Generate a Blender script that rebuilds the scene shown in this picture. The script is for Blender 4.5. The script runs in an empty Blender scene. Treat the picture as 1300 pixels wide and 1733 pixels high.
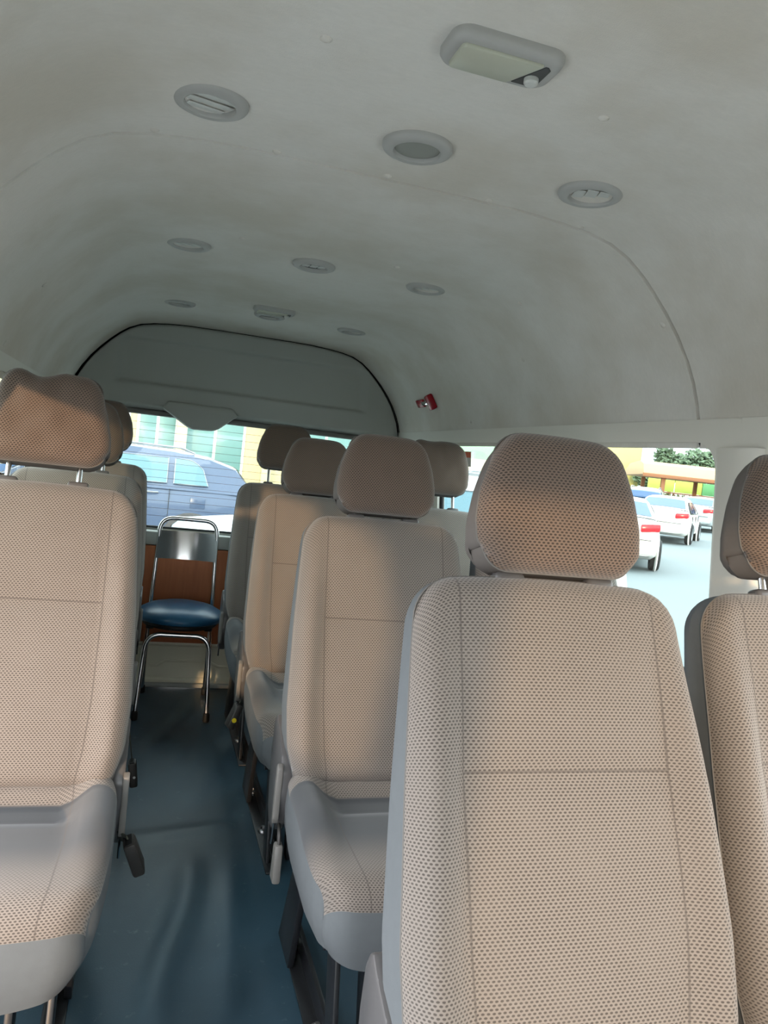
import bpy, bmesh, math, random
from mathutils import Vector, Matrix
random.seed(7)
C = bpy.context.scene.collection
PI = math.pi
# ------------------------------------------------------------------ camera
# van frame: x across (0 = centre line), y towards the tailgate, z up from the cabin floor
cam_d = bpy.data.cameras.new('camera'); cam = bpy.data.objects.new('camera', cam_d); C.objects.link(cam)
AX = Vector((0.95233237, 0.09039479, 0.29136203))      # van axes expressed in the lens frame
AY = Vector((-0.28396049, -0.08637441, 0.95493764))
AZ = Vector((0.11148761, -0.99215334, -0.05658859))
right = Vector((AX[0], AY[0], AZ[0])); down = Vector((AX[1], AY[1], AZ[1])); fwd = Vector((AX[2], AY[2], AZ[2]))
rot = Matrix((right, -down, -fwd)).transposed()
cam.matrix_world = Matrix.Translation((-0.40, 0.0, 1.22)) @ rot.to_4x4()
cam_d.sensor_fit = 'VERTICAL'; cam_d.sensor_height = 24.0; cam_d.lens = 24.0*1288.0/1733.0
cam_d.clip_start = 0.02; cam_d.clip_end = 500
bpy.context.scene.camera = cam
bpy.context.scene.cycles.diffuse_bounces = 8; bpy.context.scene.cycles.max_bounces = 14; bpy.context.scene.cycles.transparent_max_bounces = 16
# ------------------------------------------------------------------ sky, sun, exposure
world = bpy.data.worlds.new('hazy_sky'); bpy.context.scene.world = world; world.use_nodes = True
wn = world.node_tree; bg = wn.nodes['Background']
bg.inputs['Color'].default_value = (0.93, 0.955, 1.0, 1); bg.inputs['Strength'].default_value = 1.1
sun_d = bpy.data.lights.new('sun', 'SUN'); sun = bpy.data.objects.new('sun', sun_d); C.objects.link(sun)
sun_d.energy = 0.48; sun_d.color = (1.0, 0.66, 0.37); sun_d.angle = math.radians(1.5)
sun.rotation_euler = Vector((0.33, 0.92, -0.098)).to_track_quat('-Z', 'Y').to_euler()
vs = bpy.context.scene.view_settings
vs.view_transform = 'Standard'; vs.look = 'None'; vs.gamma = 1.0; vs.exposure = 2.7; vs.use_curve_mapping = False

# ------------------------------------------------------------------ materials
MAT = {}
def s2l(c):
    return tuple((v/12.92 if v <= 0.04045 else ((v+0.055)/1.055)**2.4) for v in c)
def rgb(r, g, b): return s2l((r/255, g/255, b/255)) + (1,)
class NT:
    def __init__(s, name):
        s.m = bpy.data.materials.new(name); s.m.use_nodes = True; s.t = s.m.node_tree
        s.b = s.t.nodes['Principled BSDF']; s.out = s.t.nodes['Material Output']; MAT[name] = s.m
    def n(s, kind, **kw):
        x = s.t.nodes.new(kind)
        for k, v in kw.items(): setattr(x, k, v)
        return x
    def l(s, a, b): s.t.links.new(a, b)
    def math(s, op, a, b=None, c=None):
        x = s.n('ShaderNodeMath', operation=op)
        for i, v in enumerate((a, b, c)):
            if v is None: continue
            if isinstance(v, (int, float)): x.inputs[i].default_value = v
            else: s.l(v, x.inputs[i])
        return x.outputs[0]
    def mix(s, fac, a, b):
        x = s.n('ShaderNodeMix', data_type='RGBA')
        for sock, v in ((x.inputs[0], fac), (x.inputs[6], a), (x.inputs[7], b)):
            if isinstance(v, (int, float, tuple)): sock.default_value = v
            else: s.l(v, sock)
        return x.outputs[2]
    def smooth(s, x, lo, hi, a=0.0, b=1.0):
        r = s.n('ShaderNodeMapRange', interpolation_type='SMOOTHSTEP')
        s.l(x, r.inputs[0])
        for i, v in enumerate((lo, hi, a, b)): r.inputs[i+1].default_value = v
        return r.outputs[0]
    def noise(s, scale, detail=3, rough=0.5, coord='Object', vec=None):
        tc = s.n('ShaderNodeTexCoord'); nz = s.n('ShaderNodeTexNoise')
        nz.inputs['Scale'].default_value = scale; nz.inputs['Detail'].default_value = detail; nz.inputs['Roughness'].default_value = rough
        if vec is None: s.l(tc.outputs[coord], nz.inputs['Vector'])
        else:
            mp = s.n('ShaderNodeMapping'); mp.inputs['Scale'].default_value = vec
            s.l(tc.outputs[coord], mp.inputs[0]); s.l(mp.outputs[0], nz.inputs['Vector'])
        return nz.outputs['Fac']
    def bump(s, h, strength, dist):
        b = s.n('ShaderNodeBump'); b.inputs['Strength'].default_value = strength; b.inputs['Distance'].default_value = dist
        s.l(h, b.inputs['Height']); s.l(b.outputs[0], s.b.inputs['Normal'])
    def set(s, col=None, rough=0.5, metal=0.0, spec=0.5):
        if col is not None: s.b.inputs['Base Color'].default_value = col
        s.b.inputs['Roughness'].default_value = rough; s.b.inputs['Metallic'].default_value = metal
        s.b.inputs['Specular IOR Level'].default_value = spec
        return s
def plain(name, col, rough=0.5, metal=0.0, spec=0.5, nscale=0, namt=0.0, bump=0.0, bscale=200):
    t = NT(name).set(col, rough, metal, spec)
    if nscale:
        f = t.noise(nscale); d = tuple(c*(1-namt) for c in col[:3])+(1,); u = tuple(min(1, c*(1+namt)) for c in col[:3])+(1,)
        t.l(t.mix(f, d, u), t.b.inputs['Base Color'])
    if bump: t.bump(t.noise(bscale, 2), bump, 0.002)
    return t.m

def fabric(name, light, dark, fade=False, seams=None):
    """woven mesh: staggered dark dashes on a pale ground, in metres along the cloth"""
    t = NT(name).set(None, 0.9, 0, 0.2)
    uv = t.n('ShaderNodeUVMap', uv_map='cloth'); sp = t.n('ShaderNodeSeparateXYZ'); t.l(uv.outputs[0], sp.inputs[0])
    ux = t.math('DIVIDE', sp.outputs[0], 0.0070); vy = t.math('DIVIDE', sp.outputs[1], 0.0042)
    row = t.math('FLOOR', vy); odd = t.math('MODULO', t.math('ABSOLUTE', row), 2.0)
    ux = t.math('ADD', ux, t.math('MULTIPLY', odd, 0.5))
    fx = t.math('SUBTRACT', t.math('FRACT', ux), 0.5); fy = t.math('SUBTRACT', t.math('FRACT', vy), 0.5)
    fx = t.math('DIVIDE', fx, 0.36); fy = t.math('DIVIDE', fy, 0.36)
    d = t.math('SQRT', t.math('ADD', t.math('MULTIPLY', fx, fx), t.math('MULTIPLY', fy, fy)))
    mask = t.smooth(d, 0.65, 1.1, 1.0, 0.0)
    ab = t.n('ShaderNodeUVMap', uv_map='panel'); sa = t.n('ShaderNodeSeparateXYZ'); t.l(ab.outputs[0], sa.inputs[0])
    A = t.math('ABSOLUTE', sa.outputs[0]); B = sa.outputs[1]
    nz = t.noise(9, 3)
    mask = t.math('MULTIPLY', mask, t.smooth(nz, 0.2, 0.6, 0.8, 1.0))
    if fade:     # the middle of the cushion is darker and loses its dashes, the mesh shows at the back strip and the front lip
        f1 = t.smooth(B, 0.10, 0.42, 1.0, 0.0); f2 = t.smooth(B, 0.795, 0.805, 0.0, 1.0)
        keep = t.math('MAXIMUM', f1, f2)
        mask = t.math('MULTIPLY', mask, keep)
        lt = t.mix(keep, fade, light)
        col = t.mix(mask, lt, dark)
    else:
        col = t.mix(mask, light, dark)
    if seams:
        a0, a1, bh = seams                       # side seams lean from a0 (bottom) to a1 (top); cross seam at bh
        sline = t.math('ADD', t.math('MULTIPLY', B, a1-a0), a0)
        ds = t.math('ABSOLUTE', t.math('SUBTRACT', A, sline))
        m1 = t.smooth(ds, 0.004, 0.010, 1.0, 0.0)
        db = t.math('ABSOLUTE', t.math('SUBTRACT', B, bh))
        m2 = t.math('MULTIPLY', t.smooth(db, 0.0015, 0.004, 1.0, 0.0), t.math('LESS_THAN', A, sline))
        sm = t.math('MAXIMUM', m1, m2)
        col = t.mix(t.math('MULTIPLY', sm, 0.55), col, dark)
    t.l(col, t.b.inputs['Base Color'])
    t.b.inputs['Sheen Weight'].default_value = 0.25; t.b.inputs['Sheen Roughness'].default_value = 0.5
    t.bump(t.math('SUBTRACT', 1.0, mask), 0.35, 0.0012)
    return t.m
LIGHT = rgb(126, 117, 109); DARK = rgb(76, 69, 64)
fabric('mesh_back', LIGHT, DARK, seams=(0.63, 0.73, 0.60))
fabric('mesh_headrest', rgb(112, 95, 83), rgb(54, 46, 41))
fabric('mesh_cushion', LIGHT, DARK, fade=rgb(70, 71, 73), seams=(0.62, 0.62, 0.60))
plain('plain_cloth', rgb(97, 100, 102), 0.95, 0, 0.15, 60, 0.06, 0.15, 900)
plain('headrest_cloth', rgb(100, 94, 90), 0.95, 0, 0.15, 60, 0.06, 0.15, 900)
plain('piping', rgb(104, 100, 96), 0.8)
plain('grey_plastic', rgb(84, 82, 82), 0.32, 0, 0.5, 12, 0.05)
plain('dark_plastic', rgb(52, 48, 45), 0.45)
plain('pale_plastic', rgb(114, 111, 107), 0.45)
plain('chrome', rgb(215, 215, 215), 0.12, 1.0)
plain('steel_post', rgb(190, 190, 190), 0.2, 1.0)
plain('black_steel', rgb(26, 27, 30), 0.4, 0.0, 0.5, 30, 0.15)
plain('bolt_steel', rgb(170, 170, 172), 0.3, 1.0)
plain('webbing', rgb(64, 66, 58), 0.85)
plain('yellow_dot', rgb(235, 205, 30), 0.5)
plain('white_dot', rgb(235, 235, 235), 0.5)
plain('rubber', rgb(18, 18, 19), 0.6); plain('felt_seal', rgb(22, 24, 24), 1.0, 0, 0.0)
plain('vent_plastic', rgb(168, 166, 161), 0.5)
plain('vent_slat', rgb(196, 196, 190), 0.45)
plain('vent_dark', rgb(72, 72, 70), 0.6)
plain('lamp_lens', rgb(182, 182, 164), 0.35, 0, 0.5, 14, 0.04)
plain('lens_grey', rgb(140, 141, 133), 0.5)
plain('header_trim', rgb(166, 168, 162), 0.55, 0, 0.4, 5, 0.03)
plain('cream_trim', rgb(214, 209, 198), 0.5, 0, 0.4, 3, 0.03)
plain('cream_paint', rgb(222, 217, 194), 0.35, 0, 0.5, 6, 0.06)
plain('red_plastic', rgb(150, 12, 30), 0.25)
plain('orange_print', rgb(214, 84, 34), 0.5)
plain('paper_white', rgb(225, 215, 205), 0.6)
plain('blue_vinyl', rgb(32, 82, 114), 0.32, 0, 0.5, 8, 0.08, 0.1, 300)
# headliner: felt with soft soiling
t = NT('headliner').set(None, 0.95, 0, 0.15)
n1 = t.noise(2.2, 4, 0.6); n2 = t.noise(60, 3, 0.6, vec=(1.0, 2.5, 1.0)); n3 = t.noise(420, 2)
c = t.mix(t.smooth(n1, 0.35, 0.7), rgb(220, 215, 207), rgb(205, 197, 184))
c = t.mix(t.math('MULTIPLY', n2, 0.22), c, rgb(160, 158, 151))
t.l(c, t.b.inputs['Base Color']); t.bump(n3, 0.25, 0.002)
# floor vinyl
t = NT('floor_vinyl').set(None, 0.42, 0, 0.45)
n1 = t.noise(3.5, 4, 0.6); n2 = t.noise(30, 4, 0.65); n3 = t.noise(350, 2)
c = t.mix(n1, rgb(30, 52, 66), rgb(54, 80, 94)); c = t.mix(t.smooth(n2, 0.62, 0.8), c, rgb(84, 102, 110))
t.l(c, t.b.inputs['Base Color']); t.bump(n3, 0.12, 0.002)
# brown board
t = NT('brown_board').set(None, 0.5, 0, 0.4)
g = t.noise(7, 5, 0.6, vec=(8, 1, 0.8)); c = t.mix(g, rgb(150, 82, 48), rgb(182, 108, 66)); t.l(c, t.b.inputs['Base Color'])
# asphalt
t = NT('asphalt').set(None, 0.85, 0, 0.3)
n1 = t.noise(0.12, 4); n2 = t.noise(25, 3); c = t.mix(n1, rgb(118, 125, 127), rgb(138, 144, 145)); c = t.mix(t.math('MULTIPLY', n2, 0.3), c, rgb(100, 107, 109))
t.l(c, t.b.inputs['Base Color'])
# glazing: tinted see-through with a reflection
def glass(name, tint):
    t = NT(name); tr = t.n('ShaderNodeBsdfTransparent'); tr.inputs[0].default_value = tint
    gl = t.n('ShaderNodeBsdfGlossy'); gl.inputs['Roughness'].default_value = 0.02
    lw = t.n('ShaderNodeLayerWeight'); lw.inputs[0].default_value = 0.5
    fr = t.math('ADD', t.math('MULTIPLY', t.math('POWER', lw.outputs['Facing'], 5.0), 0.5), 0.025)
    mx = t.n('ShaderNodeMixShader'); t.l(fr, mx.inputs[0]); t.l(tr.outputs[0], mx.inputs[1]); t.l(gl.outputs[0], mx.inputs[2])
    t.l(mx.outputs[0], t.out.inputs[0])
glass('tinted_glass', (0.73, 0.80, 0.79, 1)); glass('clear_glass', (0.95, 0.97, 0.96, 1))
# cars, buildings
def paint(name, col, rough=0.25): plain(name, col, rough, 0.0, 0.5); MAT[name].node_tree.nodes['Principled BSDF'].inputs['Coat Weight'].default_value = 0.5
paint('paint_white', rgb(226, 226, 222)); paint('paint_slate', rgb(76, 90, 116)); paint('paint_blue', rgb(60, 96, 140)); paint('paint_silver', rgb(170, 178, 182))
plain('car_glass', rgb(84, 124, 136), 0.05, 0, 0.9); plain('car_glass_blue', rgb(52, 84, 124), 0.05, 0, 0.8)
plain('tyre', rgb(40, 40, 42), 0.8); plain('rim', rgb(150, 152, 155), 0.3, 0.7); plain('tail_light', rgb(190, 40, 48), 0.2)
plain('cladding', rgb(66, 62, 62), 0.6); plain('plate', rgb(220, 220, 215), 0.5)
plain('wall_cream', rgb(214, 198, 158), 0.8, 0, 0.3, 2, 0.04); plain('wall_yellow', rgb(216, 200, 128), 0.8, 0, 0.3, 2, 0.04)
plain('wall_mint', rgb(150, 186, 156), 0.8, 0, 0.3, 2, 0.04); plain('band_cream', rgb(214, 206, 176), 0.8)
plain('roof_brown', rgb(132, 92, 70), 0.8); plain('window_teal', rgb(112, 150, 146), 0.35, 0, 0.5); plain('window_white', rgb(214, 214, 208), 0.6)
plain('canopy_tan', rgb(204, 164, 128), 0.7, 0, 0.3, 1, 0.05); plain('canopy_edge', rgb(150, 98, 66), 0.7)
plain('hoarding', rgb(196, 204, 96), 0.7, 0, 0.3, 1.5, 0.2); plain('hoarding_alt', rgb(110, 170, 110), 0.7)
plain('leaf', rgb(112, 130, 104), 0.8, 0, 0.3, 3, 0.3); plain('hedge', rgb(104, 104, 70), 0.8, 0, 0.3, 3, 0.4); plain('bark', rgb(92, 74, 58), 0.9)  # leaf green is paled, distance haze mixed into its colour
plain('awning_grey', rgb(128, 138, 138), 0.7)

# ------------------------------------------------------------------ mesh helpers
def mesh(name, verts, faces, mats, smooth=True, mi=None, cloth=None, panel=None, auto=None):
    me = bpy.data.meshes.new(name); me.from_pydata([tuple(v) for v in verts], [], faces)
    for m in ([mats] if isinstance(mats, str) else mats): me.materials.append(MAT[m])
    if mi: me.polygons.foreach_set('material_index', mi)
    me.polygons.foreach_set('use_smooth', [smooth]*len(me.polygons))
    for nm, data in (('cloth', cloth), ('panel', panel)):
        if data:
            l = me.uv_layers.new(name=nm)
            for lp in me.loops: l.data[lp.index].uv = data[lp.vertex_index]
    me.validate(); me.update()
    if auto is not None: me.set_sharp_from_angle(angle=math.radians(auto))
    return me
def link(name, me, parent=None, loc=(0, 0, 0), rot=(0, 0, 0)):
    o = bpy.data.objects.new(name, me); C.objects.link(o)
    o.location = loc; o.rotation_euler = rot
    if parent: o.parent = parent
    return o
def tag(o, label, cat, group=None):
    o['label'] = label; o['category'] = cat
    if group: o['group'] = group
    return o
def thing(name, label, cat, loc=(0, 0, 0), rz=0.0, group=None):
    o = bpy.data.objects.new(name, None); C.objects.link(o); o.empty_display_size = 0.1
    o.location = loc; o.rotation_euler = (0, 0, rz)
    return tag(o, label, cat, group)
def struct(o, label=None):
    o['kind'] = 'structure'
    if label: o['label'] = label
    return o
def fix(me):
    b = bmesh.new(); b.from_mesh(me); bmesh.ops.recalc_face_normals(b, faces=b.faces); b.to_mesh(me); b.free(); return me
def box(x0, x1, y0, y1, z0, z1, mat, bev=0.0, seg=2, taper=None, name='box'):
    b = bmesh.new(); bmesh.ops.create_cube(b, size=1.0)
    for v in b.verts:
        v.co = Vector(((x0+x1)/2+v.co.x*(x1-x0), (y0+y1)/2+v.co.y*(y1-y0), (z0+z1)/2+v.co.z*(z1-z0)))
    if taper:
        for v in b.verts: v.co = taper(v.co)
    if bev: bmesh.ops.bevel(b, geom=list(b.edges)+list(b.verts), offset=bev, segments=seg, profile=0.5, affect='EDGES')
    me = bpy.data.meshes.new(name); b.to_mesh(me); b.free(); me.materials.append(MAT[mat])
    me.polygons.foreach_set('use_smooth', [True]*len(me.polygons)); me.set_sharp_from_angle(angle=math.radians(40))
    return me
def tube(pts, r, mat, seg=8, closed=False, name='tube'):
    pts = [Vector(p) for p in pts]; n = len(pts); V = []; F = []
    prev = None
    for i, p in enumerate(pts):
        if closed: tdir = (pts[(i+1) % n]-pts[i-1]).normalized()
        else: tdir = (pts[min(i+1, n-1)]-pts[max(i-1, 0)]).normalized()
        if prev is None:
            up = Vector((0, 0, 1)) if abs(tdir.z) < 0.9 else Vector((1, 0, 0)); a = tdir.cross(up).normalized()
        else: a = (prev-tdir*prev.dot(tdir)).normalized()
        prev = a; bb = tdir.cross(a)
        for k in range(seg):
            th = 2*PI*k/seg; V.append(p+(a*math.cos(th)+bb*math.sin(th))*r)
    for i in range(n if closed else n-1):
        j = (i+1) % n
        for k in range(seg): F.append((i*seg+k, i*seg+(k+1) % seg, j*seg+(k+1) % seg, j*seg+k))
    if not closed: F.append(tuple(range(seg))[::-1]); F.append(tuple((n-1)*seg+k for k in range(seg)))
    return fix(mesh(name, V, F, mat, auto=50))
def arc(p0, p1, p2, n=6):
    """quadratic bend from p0 through corner p1 to p2"""
    p0, p1, p2 = Vector(p0), Vector(p1), Vector(p2)
    return [p0*(1-t)**2+p1*2*t*(1-t)+p2*t*t for t in [i/n for i in range(n+1)]]
def lathe(prof, mat, seg=28, name='lathe', sx=1.0, sy=1.0):
    V = []; F = []
    for r, z in prof:
        for k in range(seg): V.append((r*sx*math.cos(2*PI*k/seg), r*sy*math.sin(2*PI*k/seg), z))
    for i in range(len(prof)-1):
        for k in range(seg): F.append((i*seg+k, i*seg+(k+1) % seg, (i+1)*seg+(k+1) % seg, (i+1)*seg+k))
    if prof[0][0] > 1e-6: F.append(tuple(range(seg))[::-1]) if False else None
    F = [f for f in F if f]
    return mesh(name, V, F, mat, auto=40)
def prism(poly, t0, t1, mat, axis='x', bev=0.0, name='prism'):
    """extrude a 2-D outline: axis x -> outline is (y,z); axis y -> (x,z); axis z -> (x,y)"""
    def p(a, b, t): return (t, a, b) if axis == 'x' else ((a, t, b) if axis == 'y' else (a, b, t))
    n = len(poly); V = [p(a, b, t0) for a, b in poly]+[p(a, b, t1) for a, b in poly]
    F = [tuple(range(n)), tuple(range(2*n-1, n-1, -1))]+[(i, i+n, (i+1) % n+n, (i+1) % n) for i in range(n)]
    me = fix(mesh(name, V, F, mat))
    if bev:
        b = bmesh.new(); b.from_mesh(me); bmesh.ops.bevel(b, geom=list(b.edges), offset=bev, segments=2, profile=0.5, affect='EDGES'); b.to_mesh(me); b.free()
    me.polygons.foreach_set('use_smooth', [True]*len(me.polygons)); me.set_sharp_from_angle(angle=math.radians(40))
    return me
def rrect(x0, x1, y0, y1, r, n=6):
    pts = []
    for cx, cy, a0 in ((x1-r, y1-r, 0), (x0+r, y1-r, PI/2), (x0+r, y0+r, PI), (x1-r, y0+r, 1.5*PI)):
        for k in range(n+1): a = a0+PI/2*k/n; pts.append((cx+r*math.cos(a), cy+r*math.sin(a)))
    return pts
def cl(v, a=0.0, b=1.0): return max(a, min(b, v))
def sstep(x, a, b): t = cl((x-a)/(b-a)); return t*t*(3-2*t)
def lerp(tab, x):
    if x <= tab[0][0]: return tab[0][1]
    for (x0, y0), (x1, y1) in zip(tab, tab[1:]):
        if x <= x1:
            t = (x-x0)/(x1-x0); t = t*t*(3-2*t) if False else t
            return y0+(y1-y0)*t
    return tab[-1][1]
def spread(n): return [1.5*t-0.5*t**3 for t in [-1+2*i/n for i in range(n+1)]]
def round_edge(r, *ds):
    q = math.sqrt(sum(max(0.0, r-d)**2 for d in ds)); q = min(q, r)
    return r-math.sqrt(max(0.0, r*r-q*q))
def edge_drop(d, r): return 0.0 if d >= r else r-math.sqrt(max(0, r*r-(r-d)**2))
def pillow(out, front, back, na, nb, fmat, bmat, ks=5):
    """stuffed body: front face + (sides and back). out(a,b)->(u,v); front/back(a,b)->w. Mesh axes x=u, y=-w, z=v."""
    As = spread(na); Bs = [(b+1)/2 for b in spread(nb)]
    V = []; cloth = []; panel = []
    for b in Bs:
        for a in As:
            u, v = out(a, b); V.append((u, -front(a, b), v)); cloth.append((u, v)); panel.append((a, b))
    W = na+1; P_ = [Vector(p) for p in V]; mi_, mj_ = na//2, nb//2; U_ = [0.0]*len(V); T_ = [0.0]*len(V)
    for j in range(nb+1):
        for i in range(mi_+1, W): U_[j*W+i] = U_[j*W+i-1]+(P_[j*W+i]-P_[j*W+i-1]).length
        for i in range(mi_-1, -1, -1): U_[j*W+i] = U_[j*W+i+1]-(P_[j*W+i]-P_[j*W+i+1]).length
    for i in range(W):
        for j in range(mj_+1, nb+1): T_[j*W+i] = T_[(j-1)*W+i]+(P_[j*W+i]-P_[(j-1)*W+i]).length
        for j in range(mj_-1, -1, -1): T_[j*W+i] = T_[(j+1)*W+i]-(P_[j*W+i]-P_[(j+1)*W+i]).length
    tc_ = [T_[j*W+mi_] for j in range(nb+1)]
    cloth = [(U_[j*W+i], tc_[j]) for j in range(nb+1) for i in range(W)]
    F = [(j*W+i, j*W+i+1, (j+1)*W+i+1, (j+1)*W+i) for j in range(nb) for i in range(na)]
    fm = mesh('front', V, F, fmat, cloth=cloth, panel=panel)
    loop = [(i, 0) for i in range(na)]+[(na, j) for j in range(nb)]+[(i, nb) for i in range(na, 0, -1)]+[(0, j) for j in range(nb, 0, -1)]
    V2 = []; F2 = []; L = len(loop)
    for k in range(ks+1):
        t = k/ks
        for (i, j) in loop:
            u, v = out(As[i], Bs[j]); w = front(As[i], Bs[j])*(1-t)+back(As[i], Bs[j])*t
            V2.append((u, -w, v))
    for k in range(ks):
        for q in range(L): F2.append((k*L+q, k*L+(q+1) % L, (k+1)*L+(q+1) % L, (k+1)*L+q))
    base = len(V2)
    for b in Bs:
        for a in As: u, v = out(a, b); V2.append((u, -back(a, b), v))
    F2 += [(base+j*W+i, base+(j+1)*W+i, base+(j+1)*W+i+1, base+j*W+i+1) for j in range(nb) for i in range(na)]
    bm = mesh('cover', V2, F2, bmat)
    b = bmesh.new(); b.from_mesh(bm); bmesh.ops.remove_doubles(b, verts=b.verts, dist=1e-5); bmesh.ops.recalc_face_normals(b, faces=b.faces); b.to_mesh(bm); b.free()
    bm.set_sharp_from_angle(angle=math.radians(50))
    edge = [Vector((out(As[i], Bs[j])[0], -front(As[i], Bs[j]), out(As[i], Bs[j])[1])) for (i, j) in loop]
    clean = [edge[0]]
    for p in edge[1:]:
        if (p-clean[-1]).length > 0.004: clean.append(p)
    return fm, bm, tube(clean, 0.0016, 'piping', 5, True)

# ------------------------------------------------------------------ the van shell
CEIL = 1.807
PROF = [(0, 1.807), (.15, 1.807), (.30, 1.806), (.40, 1.800), (.47, 1.792), (.53, 1.779), (.58, 1.756), (.62, 1.727), (.66, 1.691), (.70, 1.650), (.74, 1.602), (.775, 1.550), (.80, 1.502), (.818, 1.455), (.830, 1.410), (.838, 1.372)]
def wx(z): return 0.89-0.102*(z-0.78)           # half width of the side walls
Y0, Y1, SEAM = -0.75, 3.92, 1.545
def headliner(y0, y1, ny, name, parent, lip0=False, lip1=False):
    sec = [(-x, z) for x, z in PROF[::-1]]+PROF[1:]
    sec = [(-(wx(1.35)+.006), 1.352)]+sec+[(wx(1.35)+.006, 1.352)]
    V = []; F = []; ys = [y0+(y1-y0)*k/ny for k in range(ny+1)]
    rows = []
    if lip0: rows.append((y0, 0.014))
    rows += [(y, 0.0) for y in ys]
    if lip0: rows[1] = (y0+0.004, 0.0)
    if lip1: rows[-1] = (y1-0.004, 0.0); rows.append((y1, 0.014))
    for y, o in rows:
        for x, z in sec:
            r = math.hypot(x, z-1.0); V.append((x+x/r*o, y, z+(z-1.0)/r*o))
    W = len(sec)
    F = [(j*W+i, j*W+i+1, (j+1)*W+i+1, (j+1)*W+i) for j in range(len(rows)-1) for i in range(W-1)]
    me = mesh(name, V, F, 'headliner', auto=50)
    return link(name, me, parent)
ceiling = bpy.data.objects.new('ceiling', None); C.objects.link(ceiling); struct(ceiling, 'grey felt headliner arching over the van cabin')
headliner(Y0, SEAM-0.0022, 10, 'headliner_panel', ceiling, lip1=True)
headliner(SEAM+0.0022, Y1, 12, 'headliner_panel', ceiling, lip0=True)
# backing strip behind the joint so that it reads as a dark gap, and the outer roof skin
sec = [(-x*1.03, z+.03) for x, z in PROF[::-1]]+[(x*1.03, z+.03) for x, z in PROF[1:]]
V = [(x, y, z) for y in (Y0, Y1+0.1) for x, z in sec]; W = len(sec)
link('roof_skin', mesh('roof_skin', V, [(i, i+1, W+i+1, W+i) for i in range(W-1)], 'vent_dark'), ceiling)
pinm = lathe([(0.0, -0.0035), (0.005, -0.003), (0.0085, -0.0008), (0.0095, 0.002)], 'headliner', 14)
for (x, y, z) in [(-.457, 1.525, 1.794), (-.231, 1.528, 1.806), (-.007, 1.523, 1.807), (.219, 1.528, 1.806), (.443, 1.53, 1.796), (-.227, 1.095, 1.806), (.223, 1.10, 1.806),
                  (-.731, 2.283, 1.612), (.716, 1.575, 1.632), (.587, 2.096, 1.751), (.72, 2.306, 1.627), (-.822, 2.312, 1.443), (-.229, 2.178, 1.806), (.217, 2.167, 1.806), (.819, 2.921, 1.452)]:
    # find the surface normal from the section
    best = min(range(1, len(PROF)-1), key=lambda k: abs(PROF[k][0]-abs(x)))
    (xa, za), (xb, zb) = PROF[best-1], PROF[best+1]; nrm = Vector((-(za-zb), 0, (xb-xa))).normalized()
    nrm = Vector((nrm.x if False else (za-zb), 0, (xb-xa))).normalized()
    if x < 0: nrm.x = -nrm.x
    o = link('push_pin', pinm, ceiling, (x, y, z)); o.rotation_euler = nrm.to_track_quat('Z', 'Y').to_euler()

# floor: sheet vinyl with ripples
def fz(x, y):
    h = 0.0
    h += 0.006*math.sin(7*x+3.1*y+1.3*math.sin(4*y))*math.exp(-((x+.24)/.22)**2)
    h += 0.010*math.exp(-((x+.25+.05*math.sin(5*y))/.035)**2)*sstep(y, 1.45, 1.7)*(1-sstep(y, 2.1, 2.35))
    h += 0.009*math.exp(-((x+.12-.10*(y-1.8))/.03)**2)*sstep(y, 1.5, 1.75)*(1-sstep(y, 2.0, 2.3))
    h += 0.007*math.exp(-((y-2.42-.15*(x+.2))/.03)**2)*math.exp(-((x+.2)/.2)**2)
    return h
nx, ny = 90, 210; V = []; F = []
for j in range(ny+1):
    for i in range(nx+1):
        x = -.90+1.80*i/nx; y = -1.6+5.55*j/ny; V.append((x, y, fz(x, y) if abs(x+.24) < .19 else 0.0))
W = nx+1
floor = struct(link('floor', mesh('floor', V, [(j*W+i, j*W+i+1, (j+1)*W+i+1, (j+1)*W+i) for j in range(ny) for i in range(nx)], 'floor_vinyl')), 'dark slate blue vinyl van floor')
link('floor_pan', box(-.90, .90, -1.6, 3.95, -.12, -.02, 'black_steel'), floor)

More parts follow.
